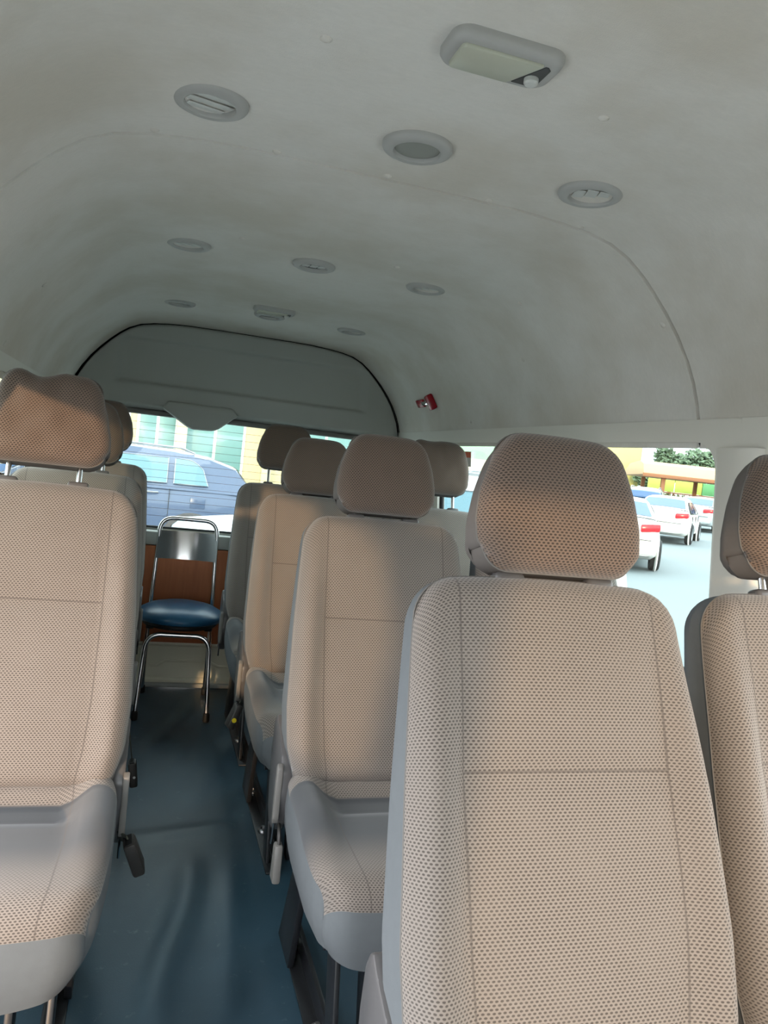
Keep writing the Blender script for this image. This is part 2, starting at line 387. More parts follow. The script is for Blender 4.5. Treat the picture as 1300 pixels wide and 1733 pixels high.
# side walls: rectangle cells with a round-cornered opening
def side_wall(sg, wname, cells, wins, lower):
    V = []; F = []
    def P(y, z, o=0.0): return (sg*(wx(z)+o), y, z)
    def quad(y0, y1, z0, z1):
        b = len(V); V.extend([P(y0, z0), P(y1, z0), P(y1, z1), P(y0, z1)]); F.append((b, b+1, b+2, b+3))
    for la, lb in lower: quad(la, lb, -0.05, 0.74)
    for (ya, yb, hole) in cells:
        if not hole: quad(ya, yb, 0.74, 1.42); continue
        y0, y1, z0, z1 = hole; lp = rrect(y0, y1, z0, z1, 0.07, 8); n = len(lp)
        cy, cz = (y0+y1)/2, (z0+z1)/2; b = len(V)
        for (y, z) in lp: V.append(P(y, z))
        for (y, z) in lp: V.append(P(y, z, 0.035))
        for (y, z) in lp:                       # the same point pushed out to the cell's rectangle
            yy = ya if y <= y0+.0701 and False else y; dy = (y-cy)/((y1-y0)/2); dz = (z-cz)/((z1-z0)/2)
            k = 1/max(abs(dy), abs(dz)); ey = cy+dy*k*(y1-y0)/2; ez = cz+dz*k*(z1-z0)/2
            ey = ya+(yb-ya)*(ey-y0)/(y1-y0); ez = 0.74+(1.42-.74)*(ez-z0)/(z1-z0)
            V.append(P(ey, ez))
        for i in range(n):
            j = (i+1) % n
            F.append((b+i, b+j, b+n+j, b+n+i)); F.append((b+i, b+2*n+i, b+2*n+j, b+j))
    me = fix(mesh(wname, V, F, 'cream_trim', smooth=False))
    w = struct(link(wname, me), 'cream trimmed side wall of the van cabin')
    for k, (ya, yb, hole) in enumerate([c for c in cells if c[2]]):
        y0, y1, z0, z1 = hole; lp = rrect(y0, y1, z0, z1, 0.07, 8)
        pane = [P(y, z, 0.030) for y, z in lp]+[P(y, z, 0.034) for y, z in lp]; n = len(lp)
        me = fix(mesh('pane', pane, [tuple(range(n)), tuple(range(2*n-1, n-1, -1))]+[(i, (i+1) % n, n+(i+1) % n, n+i) for i in range(n)], 'tinted_glass' if y1 > 1.4 else 'clear_glass', smooth=False))
        g = struct(link(wins[k], me), 'side window pane of the van')
        link('window_seal', tube([P(y, z, 0.022) for y, z in lp], 0.011, 'rubber', 8, True), g)
    return w
cells = [(-1.6, -1.30, None), (-1.30, -.22, (-1.26, -.28, .80, 1.372)), (-.22, 1.40, (-.10, 1.325, .80, 1.372)), (1.40, 3.40, (1.475, 3.30, .80, 1.366)), (3.40, 3.95, None)]
wall_right = side_wall(1, 'wall_right', cells, ['window_1', 'window_2', 'window_3'], [(-1.6, 3.95)])
# the left sliding door stands open beside the front row, so that bay of the wall is a bare doorway
cells_l = [(-1.6, -1.30, None), (-1.30, -.16, (-1.26, -.28, .80, 1.372)), (1.57, 3.40, (1.63, 3.30, .80, 1.372)), (3.40, 3.95, None)]
wall_left = side_wall(-1, 'wall_left', cells_l, ['window_4', 'window_5'], [(-1.6, -.16), (1.57, 3.95)])
link('door_seal', tube([(-wx(z)-.0, y, z) for y, z in [(-.155, 0.01), (-.155, .4), (-.155, .8), (-.155, 1.30), (-.12, 1.36), (0, 1.372), (.6, 1.372), (1.40, 1.372), (1.53, 1.36), (1.565, 1.30), (1.565, .8), (1.565, .4), (1.565, .01)]], .012, 'rubber', 8), wall_left)
# pillar cover between the two right hand windows
for sg, par in ((1, wall_right), (-1, wall_left)):
    V = []; F = []
    zs = [.5, .8, 1.0, 1.2, 1.34, 1.352]
    secp = [(1.322, .004), (1.33, -.012), (1.345, -.020), (1.40, -.021), (1.415, -.014), (1.455, -.012), (1.469, -.004), (1.475, .006)]
    for z in zs:
        for y, o in secp: V.append((sg*(wx(z)+o), y, z))
    W = len(secp)
    F = [(j*W+i, j*W+i+1, (j+1)*W+i+1, (j+1)*W+i) for j in range(len(zs)-1) for i in range(W-1)]
    if sg > 0: link('pillar_cover', fix(mesh('pillar_cover', V, F, 'cream_trim', auto=60)), par)
    # slim belt line ledge under the windows
    link('window_ledge', box(sg*wx(.74)-.03, sg*wx(.74)+.03, -1.3 if sg > 0 else 1.59, 3.9, .70, .755, 'header_trim', .012), par)
# windscreen wall with the cab opening (behind the photographer)
wf = []
front = struct(link('wall_front', box(-.90, .90, -1.62, -1.58, -.05, .72, 'header_trim', .01)), 'grey dash panel closing the van front')
V = [(-.86, -1.6, .72), (.86, -1.6, .72), (.82, -.75, 1.40), (-.82, -.75, 1.40)]; V += [(x, y-.006, z+.004) for x, y, z in V]
ws = struct(link('window_7', fix(mesh('pane', V, [(0, 1, 2, 3), (7, 6, 5, 4), (0, 4, 5, 1), (1, 5, 6, 2), (2, 6, 7, 3), (3, 7, 4, 0)], 'clear_glass', smooth=False))), 'sloping windscreen of the van')
cap = [(x*1.035, z+.035) for x, z in PROF if z > 1.40]; cap = [(-x, z) for x, z in cap[::-1]]+cap[1:]
link('roof_cap', prism([(.87, 1.39)]+[(x, z) for x, z in cap[::-1]]+[(-.87, 1.39)], -.79, -.745, 'headliner', 'y', 0), front)
for s in (-1, 1): link('screen_pillar', tube([(s*.87, -1.6, .72), (s*.845, -1.1, 1.34), (s*.83, -.75, 1.40)], .035, 'cream_trim', 8), ws)

# tailgate: header panel, glass, lower trim
def arch(inset, zlow):
    pts = [(x*(1-inset), z-inset*.35) for x, z in PROF if z-inset*.35 > zlow]
    return [(-x, z) for x, z in pts[::-1]]+pts[1:]
ar = arch(0.012, 1.36)
V = []; F = []; nz = 70; cols = []
N = len(ar); xs = [x for x, z in ar]
xs = [-.822+1.644*i/80 for i in range(81)]
def topz(x):
    ax = abs(x)
    for (x0, z0), (x1, z1) in zip(ar[N//2:], ar[N//2+1:]):
        if x0 <= ax <= x1: return z0+(z1-z0)*(ax-x0)/(x1-x0)
    return ar[-1][1]
ZL = 1.372
for j in range(nz+1):
    t = j/nz
    for x in xs:
        zt = topz(x); z = ZL+(zt-ZL)*t
        d = 0.0
        rx = sstep(abs(x), .60, .615); rz = max(1-sstep(z, 1.495, 1.512), sstep(z, 1.70, 1.72))
        d += 0.020*max(rx, rz)                      # frame stands proud of the sunk middle
        d -= 0.05*(1-sstep(z, 1.372, 1.41))**2      # lower edge rolls back to the glass
        d -= edge_drop(max(0.0, (zt-z)), .012)
        V.append((x, 3.915-d-0.02*(1-(x/.8)**2), z))
W = len(xs); F = [(j*W+i, j*W+i+1, (j+1)*W+i+1, (j+1)*W+i) for j in range(nz) for i in range(W-1)]
wall_rear = struct(link('wall_rear', fix(mesh('header', V, F, 'header_trim', auto=60))), 'grey moulded header panel above the rear window')
link('header_seal', tube([(x*1.012, 3.905, z+.004) for x, z in arch(0.008, 1.37)], 0.006, 'felt_seal', 8), wall_rear)
link('header_backing', prism([(.835, 1.36)]+[(x, z) for x, z in ([(-x*1.03, z+.028) for x, z in PROF[::-1]]+[(x*1.03, z+.028) for x, z in PROF[1:]])[::-1]]+[(-.835, 1.36)], 3.925, 3.943, 'felt_seal', 'y', 0), wall_rear)
link('header_rim', tube([(-.80+1.6*i/20, 3.935-.02*(1-((-.80+1.6*i/20)/.8)**2), 1.366) for i in range(21)], .014, 'pale_plastic', 8), wall_rear)
# high mounted lamp housing hanging from the header
hp = [(-.395, 1.392), (-.36, 1.372), (-.275, 1.318), (-.245, 1.306), (-.15, 1.308), (-.12, 1.320), (-.055, 1.376), (-.03, 1.394)]
o = link('brake_lamp_housing', prism([(x, z) for x, z in hp]+[(-.06, 1.43), (-.37, 1.43)], 3.85, 3.94, 'header_trim', 'y', .012), wall_rear)
def ring_frame(x0, x1, z0, z1, X0, X1, Z0, Z1, y, mat, r=.06, depth=.03):
    lp = rrect(x0, x1, z0, z1, r, 8); n = len(lp); V = [(x, y, z) for x, z in lp]+[(x, y+depth, z) for x, z in lp]; F = []
    for x, z in lp:
        dx = (x-(x0+x1)/2)/((x1-x0)/2); dz = (z-(z0+z1)/2)/((z1-z0)/2); k = 1/max(abs(dx), abs(dz))
        V.append((X0+(X1-X0)*(dx*k+1)/2, y, Z0+(Z1-Z0)*(dz*k+1)/2))
    for i in range(n):
        j = (i+1) % n; F += [(i, j, n+j, n+i), (i, 2*n+i, 2*n+j, j)]
    return fix(mesh('frame', V, F, mat, smooth=False)), lp
fm, lp = ring_frame(-.72, .72, .80, 1.375, -.92, .92, .72, 1.42, 3.945, 'header_trim')
link('tailgate_frame', fm, wall_rear)
n = len(lp); V = [(x, 3.965, z) for x, z in lp]+[(x, 3.970, z) for x, z in lp]
w8 = struct(link('window_8', fix(mesh('pane', V, [tuple(range(n)), tuple(range(2*n-1, n-1, -1))]+[(i, (i+1) % n, n+(i+1) % n, n+i) for i in range(n)], 'tinted_glass', smooth=False))), 'rear window of the van with heating wires')
link('window_seal', tube([(x, 3.955, z) for x, z in lp], .010, 'rubber', 8, True), w8)
V = []; F = []
for k in range(13):
    z = .86+k*.038; b = len(V); V += [(-.66, 3.962, z-.0007), (.66, 3.962, z-.0007), (.66, 3.962, z+.0007), (-.66, 3.962, z+.0007)]; F.append((b, b+1, b+2, b+3))
hw_ = link('heating_wires', mesh('heating_wires', V, F, 'roof_brown', smooth=False), w8); hw_['kind'] = 'stuff'
link('tailgate_skin', box(-.92, .92, 3.95, 3.97, .02, .74, 'header_trim'), wall_rear)
link('window_ledge', box(-.80, .80, 3.90, 3.955, .715, .79, 'header_trim', .02), wall_rear)
# painted sill at the foot of the tailgate
sill = struct(link('trim_1', prism([(3.955, 0.0), (3.925, 0.0), (3.925, .035), (3.93, .045), (3.937, .05), (3.937, .205), (3.925, .215), (3.925, .23), (3.955, .23)], -.85, .85, 'cream_paint', 'x', .003)), 'cream painted metal sill below the tailgate')
link('ridge', prism([(-.40, .10), (-.30, .10), (-.265, .125), (-.05, .125), (0.0, .10), (.4, .10), (.4, .112), (.005, .112), (-.045, .137), (-.27, .137), (-.305, .112), (-.40, .112)], 3.931, 3.942, 'cream_paint', 'y', .002), sill)
link('kick_strip', box(-.85, .85, 3.905, 3.93, .0, .022, 'header_trim', .006), sill)
link('lower_panel', box(-.80, .80, 3.905, 3.924, .232, .715, 'brown_board', .003), wall_rear)['label'] = 'brown wooden board lining the lower tailgate'
# ------------------------------------------------------------------ ceiling fittings
ringm = lathe([(.0645, .002), (.0645, -.005), (.062, -.009), (.055, -.0125), (.048, -.0135), (.0438, -.0125), (.0422, -.010), (.0415, -.0015)], 'vent_plastic', 40)
dishm = lathe([(.0415, -.0025), (.02, -.002), (0.0, -.002)], 'vent_dark', 32)
lensm = lathe([(.0413, -.006), (.03, -.0072), (.015, -.008), (0.0, -.0082)], 'lens_grey', 32)
def slat_mesh(off, rad=.0405):
    h = math.sqrt(rad*rad-off*off)*.98
    return box(-h, h, -.0108, .0108, -.001, .001, 'vent_slat', .0006, 1)
def vent(label, x, y, az, tilt, louvre=True, group='round ceiling vents'):
    t = thing('ceiling_vent', label, 'vent', (x, y, CEIL), 0, group)
    link('ring', ringm, t)
    if louvre:
        link('dish', dishm, t)
        for k, off in enumerate((-.024, 0, .024)):
            o = link('slat', slat_mesh(off), t); o.rotation_mode = 'ZXY'
            o.location = (-off*math.sin(az), off*math.cos(az), -.0065); o.rotation_euler = (tilt, 0, az)
    else:
        link('lens', lensm, t)
    return t
vx = (-.367, 0.0, .369)
nm = (('nearest', 'above the front joint'), )
vent('round vent with tilted slats beside the plain disc, left of the nearest row', vx[0], 1.372, .35, 0.16)
vent('round ceiling disc with a plain grey face near the rectangular lamp', vx[1], 1.357, 0, 0, False)
vent('round vent with pale slats nearest the right wall, in the nearest row', vx[2], 1.372, 1.2, 0.16)
vent('left round vent of the middle ceiling row', vx[0], 2.335, 1.2, 0.16)
vent('centre round vent of the middle ceiling row', vx[1], 2.315, 1.5, 0.16)
vent('right round vent of the middle ceiling row', vx[2], 2.335, 1.2, 0.16)
vent('left round vent of the farthest ceiling row', vx[0], 3.30, .2, 0.16)
vent('centre round vent of the farthest ceiling row, touching the small lamp', vx[1], 3.262, .2, 0.16)
vent('right round vent of the farthest ceiling row', vx[2], 3.30, .2, 0.16)
def dome(label, x, y):
    t = thing('dome_lamp', label, 'ceiling lamp', (x, y, CEIL), 0, 'rectangular dome lamps')
    pl = rrect(-.083, .083, -.046, .046, .026, 8); n = len(pl); V = []; F = []
    rows = [(1.0, 0.001), (1.0, -.007), (.965, -.013), (.90, -.016), (.80, -.016)]
    for sc, z in rows:
        for px, py in pl: V.append((px-(1-sc)*.083*(1 if px > 0 else -1), py-(1-sc)*.083*(1 if py > 0 else -1), z))
    for j in range(len(rows)-1):
        for i in range(n): F.append((j*n+i, j*n+(i+1) % n, (j+1)*n+(i+1) % n, (j+1)*n+i))
    F.append(tuple((len(rows)-1)*n+i for i in range(n)))
    link('bezel', fix(mesh('bezel', V, F, 'vent_plastic', auto=50)), t)
    lens = [(-.064, -.030), (.052, -.030), (.022, .032), (-.064, .032), (-.068, .026), (-.068, -.024)]
    link('lens', prism(lens, -.021, -.012, 'lamp_lens', 'z', .003), t)
    link('switch_well', prism([(.060, -.026), (.066, -.020), (.066, .022), (.058, .030), (.030, .030), (.056, -.026)], -.0172, -.0155, 'vent_dark', 'z', 0), t)
    o = link('switch', lathe([(.0, -.026), (.008, -.0255), (.0105, -.023), (.0105, -.015)], 'vent_slat', 18), t, (.052, .010, 0))
    return t
dome('rectangular dome lamp with white lens and round switch, nearest', .005, 1.012)
dome('small far rectangular dome lamp at the rear of the ceiling', 0.0, 3.125)
# red clip on the right headliner
def on_right(y, k):   # point and inward normal on the right flank of the section
    (xa, za), (xb, zb) = PROF[k-1], PROF[k+1]; n = Vector((-(za-zb), 0, -(xb-xa))).normalized()
    return Vector((PROF[k][0], y, PROF[k][1])), n
p, nrm = on_right(3.30, 11)
t = thing('red_clip', 'red plastic T shaped clip stuck on the right headliner', 'clip', p+nrm*.001)
ey = Vector((0, 1, 0)); ex = ey.cross(nrm).normalized()          # local x runs along the section, y to the rear, z off the felt
t.matrix_world = Matrix.Translation(p+nrm*.002) @ Matrix((ex, ey, nrm)).transposed().to_4x4()
link('jaw', box(-.036, .036, -.030, .012, .0, .030, 'red_plastic', .007), t, (0, -.02, 0), (0, 0, .10))
link('neck', box(-.010, .010, -.02, .09, .006, .020, 'chrome', .004), t, (0, .0, 0), (0, 0, .0))
link('lever', box(-.019, .019, .075, .165, .004, .018, 'red_plastic', .005), t, (0, 0, 0), (0, 0, .0))
# sticker on the rear part of the right window
yy, zz = 3.02, 1.30
st = thing('window_sticker', 'small white sticker with orange top on the rear right window', 'sticker', (wx(zz)+.024, yy, zz))
st.rotation_euler = (0, -math.atan(.102), 0)
link('paper', box(-.001, .001, -.050, .050, -.032, .032, 'paper_white'), st)
link('orange_print', box(-.0018, .0, -.048, .048, .006, .030, 'orange_print'), st)
link('symbol', box(-.0018, .0, -.006, .006, -.016, .002, 'orange_print'), st)
# ------------------------------------------------------------------ seats
BL, TH = 0.638, math.radians(15)
def hwb(b): return lerp([(0, .212), (.12, .228), (.28, .233), (.55, .226), (.8, .216), (1, .208)], b)
def back_out(a, b):
    hw = hwb(b); R = .062; c_ = cl((abs(a)*hw-(hw-R))/R)
    v = BL*b-(b**5)*R*.95*(1-math.sqrt(max(0, 1-c_*c_)))
    rb = .03; c2 = cl((abs(a)*hw-(hw-rb))/rb); v += ((1-b)**12)*rb*(1-math.sqrt(max(0, 1-c2*c2)))
    v += .008*math.sin(a*PI/2+PI/2)*b**6
    return a*hw, v
def seam_a(b): return .63+.10*b
def back_front(a, b):
    hw = hwb(b); A = abs(a); T = .128-.040*b
    lumb = .012*math.sin(PI*cl(b/.6))*(1-A*A*.6)
    bol = .024*math.exp(-((A-.86)/.13)**2)*(1-sstep(b, .55, .95))*sstep(b, -.05, .12)
    up = .010*math.sin(PI*cl((b-.6)/.4))*(1-cl(A/.72)**2)
    seam = -.005*math.exp(-((A-seam_a(b))/.03)**2)*(1-sstep(b, .93, 1))
    if A < seam_a(b): seam = min(seam, -.006*math.exp(-((b-.60)/.012)**2))
    r = .030
    da = (1-A)*hw; dt = (1-b)*BL; db = b*BL
    return T+lumb+bol+up+seam-round_edge(.034, da, dt, db)*.95
def back_back(a, b):
    hw = hwb(b); return round_edge(.028, (1-abs(a))*hw, (1-b)*BL, b*BL)
backF, backC, backP = pillow(back_out, back_front, back_back, 36, 44, 'mesh_back', 'plain_cloth')
HL = 0.205
def make_headrest(wr=0.0, seed=0):
    rnd = random.Random(seed); ph = [rnd.uniform(0, 6) for _ in range(6)]
    def hwh(b): return lerp([(0, .122), (.15, .131), (.35, .133), (.6, .126), (.85, .113), (1, .106)], b)
    def out(a, b):
        hw = hwh(b); R = .050; c_ = cl((abs(a)*hw-(hw-R))/R); v = HL*b-(b**4)*R*.8*(1-math.sqrt(max(0, 1-c_*c_)))
        rb = .038; c2 = cl((abs(a)*hw-(hw-rb))/rb); v += ((1-b)**6)*rb*.9*(1-math.sqrt(max(0, 1-c2*c2)))
        v += .006*(1-a*a)*b**3
        if wr: v += wr*b*b*(.5*math.sin(3.4*a-1.2)+.25*math.sin(6*a+.5))
        return a*hw*(1+ (.03*math.sin(5*b+ph[0]) if wr else 0)), v
    def front(a, b):
        hw = hwh(b); w = .074+.012*math.sin(PI*b)*(1-a*a)
        if wr: w += wr*.32*(math.sin(7*a+9*b+ph[1])*.5+math.sin(-9*a+13*b+ph[2])*.5+math.sin(16*a+7*b+ph[3])*.3)*(1-a*a*.5)*sstep(b, 0, .25)
        return w-round_edge(.032, (1-abs(a))*hw, (1-b)*HL, b*HL)*.95
    def back(a, b):
        return -.034+.040*b+round_edge(.034, (1-abs(a))*hwh(b), (1-b)*HL, b*HL)
    return pillow(out, front, back, 26, 26, 'mesh_headrest', 'headrest_cloth')
HEAD = {0: make_headrest(), 1: make_headrest(.017, 3), 2: make_headrest(.008, 5)}
postm = tube([(0, 0, -.10), (0, 0, .02)], .0062, 'steel_post', 12)
postl = tube([(0, 0, -.16), (0, 0, .02)], .0062, 'steel_post', 12)
guidem = box(-.023, .023, -.015, .015, -.012, .010, 'grey_plastic', .008, 3)
# cushion: front at y=-.50, rear at y=-.02; a across, b 0 front lip .. 1 rear
CF, CR = -.475, -.055
def cush_hw(b): return lerp([(0, .196), (.12, .212), (.4, .224), (.8, .224), (1, .214)], b)
def cush_top(a, b):
    A = abs(a); hw = cush_hw(b)
    z = .450+.02*b
    bol = .034*sstep(A, .60, .82)*sstep(b, .15, .55)*(1-.2*sstep(b, .85, 1))
    z += bol+.012*(1-A*A)*math.sin(PI*b)*.6
    z -= .016*(1-sstep(A, .50, .66))*sstep(b, .58, .62)*(1-sstep(b, .78, .84))
    z += .016*sstep(b, .80, .86)*(1-sstep(A, .8, 1))
    z -= edge_drop((1-A)*hw, .035)*1.0+edge_drop(b*(CR-CF), .055)*.9+edge_drop((1-b)*(CR-CF), .03)
    return z
As = spread(34); Bs = [(q+1)/2 for q in spread(34)]
def cush_xy(a, b):
    hw = cush_hw(b); R = .05; c_ = cl((abs(a)*hw-(hw-R))/R)
    y = CF+(CR-CF)*b-.018*(1-a*a)*(1-b)**3+((1-b)**6)*R*.9*(1-math.sqrt(max(0, 1-c_*c_)))
    return a*hw, y
V = []; cu = []; pa = []
arcl = {a: 0.0 for a in As}; lastp = {}
for b in Bs:
    for a in As:
        x, y = cush_xy(a, b); p_ = Vector((0, y, cush_top(a, b)))
        if a in lastp: arcl[a] += (p_-lastp[a]).length
        lastp[a] = p_; V.append((x, y, p_.z)); cu.append((x, arcl[a])); pa.append((a, b))
W = 35; F = [(j*W+i, j*W+i+1, (j+1)*W+i+1, (j+1)*W+i) for j in range(34) for i in range(34)]
cushT = mesh('cushion', V, F, 'mesh_cushion', cloth=cu, panel=pa)
loop = [(i, 0) for i in range(34)]+[(34, j) for j in range(34)]+[(i, 34) for i in range(34, 0, -1)]+[(0, j) for j in range(34, 0, -1)]
V = []; F = []; L = len(loop); ks = 7
for k in range(ks+1):
    t_ = k/ks
    for (i, j) in loop:
        a, b = As[i], Bs[j]; x, y = cush_xy(a, b); zt = cush_top(a, b); zb = .285+.02*b-.018*(1-abs(a)**3)*(1-b)**2
        s = 1+.02*math.sin(PI*t_)-.10*t_*t_
        yc = (CF+CR)/2; V.append((x*s, yc+(y-yc)*(1+.02*math.sin(PI*t_)-.09*t_*t_), zt+(zb-zt)*t_))
for k in range(ks):
    for q in range(L): F.append((k*L+q, k*L+(q+1) % L, (k+1)*L+(q+1) % L, (k+1)*L+q))
F.append(tuple(ks*L+q for q in range(L)))
cushS = mesh('skirt', V, F, 'plain_cloth'); fix(cushS); cushS.set_sharp_from_angle(angle=math.radians(50))
# recliner cover (outline y,z relative to the hinge), aisle side
rc = [(.060, .585), (.045, .592), (.020, .575), (-.025, .555), (-.060, .53), (-.078, .49), (-.080, .44), (-.070, .40), (-.055, .365), (-.03, .335), (.02, .33), (.05, .36), (.07, .42), (.078, .50), (.074, .56)]
recl = prism(rc, -.014, .014, 'grey_plastic', 'x', .006)
slot = prism([(-.066, .485), (-.058, .50), (-.050, .50), (-.052, .385), (-.062, .385)], -.0155, .0155, 'dark_plastic', 'x', .0)
leverm = prism([(-.082, .505), (-.070, .515), (-.062, .505), (-.058, .40), (-.063, .375), (-.075, .372), (-.081, .385)], -.007, .007, 'pale_plastic', 'x', .003)
stayrod = tube([(-.0, -.06, .375), (0, -.052, .34), (0, -.045, .31)], .003, 'chrome', 6)
# floor brackets
railm = prism([(-.022, 0), (.022, 0), (.022, .006), (-.010, .006), (-.010, .05), (-.022, .05)], -.52, .10, 'black_steel', 'y', .002)
def legm(y0, y1, yt0, yt1, w):
    def tp(co):
        k = cl((co.z-.0)/.28); y = co.y
        a = y0+(yt0-y0)*k; b = y1+(yt1-y1)*k; tt = (y-y0)/(y1-y0); return Vector((co.x, a+(b-a)*tt, co.z))
    return box(-w/2, w/2, y0, y1, .004, .285, 'black_steel', .003, 2, tp)
legF = legm(-.47, -.41, -.40, -.33, .012); legF2 = legm(-.45, -.41, -.40, -.34, .014); legR = legm(-.06, .08, -.13, -.03, .016)
boltm = lathe([(0, .018), (.006, .018), (.0072, .016), (.0072, .008), (.012, .0075), (.014, .004), (.014, 0.0)], 'bolt_steel', 6)
washer = lathe([(.008, .0095), (.015, .009), (.017, .0065), (.017, .0)], 'bolt_steel', 16)
crossm = tube([(-.17, 0, 0), (.17, 0, 0)], .012, 'black_steel', 10)
bodyb = box(-.013, .013, -.022, .022, -.042, .042, 'dark_plastic', .006, 2, lambda c: Vector((c.x, c.y*(1-.12*(c.z/.042)), c.z)))
paleb = box(-.010, .010, -.017, .017, -.045, .045, 'pale_plastic', .006, 2, lambda c: Vector((c.x, c.y*(1-.18*(c.z/.045)), c.z)))
slotb = box(-.008, .008, -.016, .016, .040, .0435, 'rubber', .001, 1)
dotm = lathe([(0.0, .0012), (.008, .0012), (.0085, 0)], 'yellow_dot', 18); dotw = lathe([(0.0, .0012), (.004, .0012), (.0045, 0)], 'white_dot', 14)
def seat(label, x, yp, aisle, recline=15, head=0, raise_=.0, buckle=None, group='cloth passenger seats', dz=0.0, hx=0.0):
    """aisle = -1 / +1 puts the recliner on that side, 0 = window seat without one"""
    t = thing('passenger_seat', label, 'seat', (x, yp, 0), 0, group)
    th = math.radians(recline); R = (-th, 0, 0); hinge = (0, 0, .45+dz)
    def up(v, w, u=0.0): return (u, v*math.sin(th)-w*math.cos(th), .45+dz+v*math.cos(th)+w*math.sin(th))
    bk = link('backrest', backF, t, hinge, R); link('back_cover', backC, bk); link('piping', backP, bk)
    hz = BL+.014+raise_
    h = link('headrest', HEAD[head][0], t, up(hz, .028, hx), R); link('headrest_cover', HEAD[head][1], h); link('piping', HEAD[head][2], h)
    for s in (-1, 1):
        link('post', postl if raise_ > .03 else postm, h, (s*.074, -.022, 0))
        link('post_guide', guidem, t, up(BL+.006, .050, s*.074+hx), R)
    cu = link('seat_cushion', cushT, t, (0, 0, dz)); link('skirt', cushS, cu)
    for s in (-1, 1):
        link('floor_rail', railm, t, (s*.140, 0, .0)).scale = (s, 1, 1)
        link('leg', legF, t, (s*.150, 0, 0)); link('leg', legR, t, (s*.160, 0, 0)); link('leg', legF2, t, (s*.085, 0, 0))
        for yb in (-.26, .03):
            w = link('bolt', boltm, t, (s*.138, yb-.01, .006)); link('washer', washer, w)
    link('cross_tube', crossm, t, (0, -.36, .262))
    link('seat_pan', box(-.17, .17, -.40, -.08, .270, .300, 'black_steel', .006), t)
    if aisle:
        o = link('recliner_cover', recl, t, (aisle*.222, 0, 0)); link('lever_slot', slot, o, (aisle*.004, 0, 0)); link('lever', leverm, o, (aisle*.016, 0, 0)); link('stay_rod', stayrod, o, (aisle*.014, 0, 0))
    if buckle:
        kind, (bx, by, bz), rot_ = buckle
        o = link('belt_buckle', paleb if kind == 'pale' else bodyb, t, (bx, by, bz), rot_)
        if kind != 'pale': link('buckle_slot', slotb, o)
        m = Matrix.Translation((bx, by, bz)) @ __import__('mathutils').Euler(rot_).to_matrix().to_4x4()
        inv = m.inverted(); tops = inv @ Vector((aisle*.222, by+.06, .36))
        if kind == 'pale':
            for d in (-.006, .006): link('strap', tube(arc((0, d, .04), (0, d, .08), tops+Vector((0, d, 0)), 6), .0035, 'dark_plastic', 6), o)
        else: 
            b0 = Vector((0, 0, .04)); mid = (b0+tops)/2; dirv = (tops-b0)
            st_ = link('strap', box(-.002, .002, -.013, .013, 0, dirv.length, 'webbing', .001, 1), o, b0); st_.rotation_euler = dirv.to_track_quat('Z', 'Y').to_euler()
        if kind == 'yellow': d_ = link('sticker', dotm, o, (.0, -.0222, -.010), (PI/2, 0, 0))
        if kind == 'white': d_ = link('sticker', dotw, o, (.004, -.0222, -.006), (PI/2, 0, 0))
    return t
AX_, WX_, LX_ = .177, .650, -.652
seat('largest cloth seat, filling the lower right foreground', AX_-.014, .855, -1, 17, hx=.012)
seat('cloth seat cut by the right picture edge, beside the largest seat', WX_+.004, .875, 0, 17, raise_=.022)
seat('second cloth seat from the front along the right of the aisle', AX_, 1.775, -1, 15, raise_=.004, buckle=('pale', (-.226, -.085, .285), (0, 0, 0)))
seat('window seat hidden behind the largest headrest', WX_, 1.775, 0, 15)
seat('third cloth seat along the right of the aisle, yellow dotted buckle beside it', AX_, 2.655, -1, 15, buckle=('yellow', (-.245, -.085, .325), (0.0, .35, .15)))
seat('grey window seat seen between the second seat and the largest headrest', WX_, 2.655, 0, 15, head=2, raise_=.05)
seat('rearmost cloth seat right of the chair, its headrest raised on posts', AX_, 3.44, -1, 13, raise_=.065)
seat('rearmost window seat, only its headrest top showing', WX_, 3.44, 0, 13)
seat('cloth seat left of the aisle with a lumpy brown headrest', LX_+.015, 1.735, 1, 15, head=1, raise_=.034, buckle=('dark', (.268, -.09, .34), (.25, -.35, 0)), dz=.016)
seat('middle seat on the left side, mostly behind the lumpy brown headrest', LX_+.010, 2.60, 1, 15, raise_=.025, buckle=('white', (.262, -.06, .14), (.1, -.15, 0)), dz=.012)
seat('farthest seat on the left side, its back edge beside the chair', LX_+.012, 3.42, 1, 13, raise_=.05, dz=.025)
# ------------------------------------------------------------------ chrome chair with round blue pad
ch = thing('dining_chair', 'chrome dining chair with a round blue padded seat in the aisle', 'chair', (-.226, 3.63, 0), -.05)
link('seat', lathe([(0, .496), (.05, .4955), (.10, .491), (.15, .479), (.182, .462), (.197, .446), (.200, .436), (.196, .424), (.18, .418), (0, .418)], 'blue_vinyl', 48), ch)
link('seat_base', lathe([(0, .418), (.170, .418), (.172, .404), (.165, .396), (0, .396)], 'rubber', 40), ch)
r = .0105
fl = [(-.168, -.205, .0), (-.150, -.185, .31)]
pts = [Vector((-.155, -.205, 0)), Vector((-.142, -.165, .30))]+arc((-.142, -.165, .30), (-.139, -.155, .372), (-.075, -.152, .374), 8)[1:]
full = pts+[Vector((-p.x, p.y, p.z)) for p in pts[::-1]]
link('front_leg_frame', tube(full, r, 'chrome', 12), ch)
bl = [Vector((-.150, .185, 0)), Vector((-.148, .15, .22)), Vector((-.146, .135, .42)), Vector((-.140, .155, .60)), Vector((-.136, .175, .78))]+arc((-.136, .175, .80), (-.134, .182, .865), (-.075, .183, .868), 8)
link('back_frame', tube(bl+[Vector((-p.x, p.y, p.z)) for p in bl[::-1]], r, 'chrome', 12), ch)
V = []; F = []
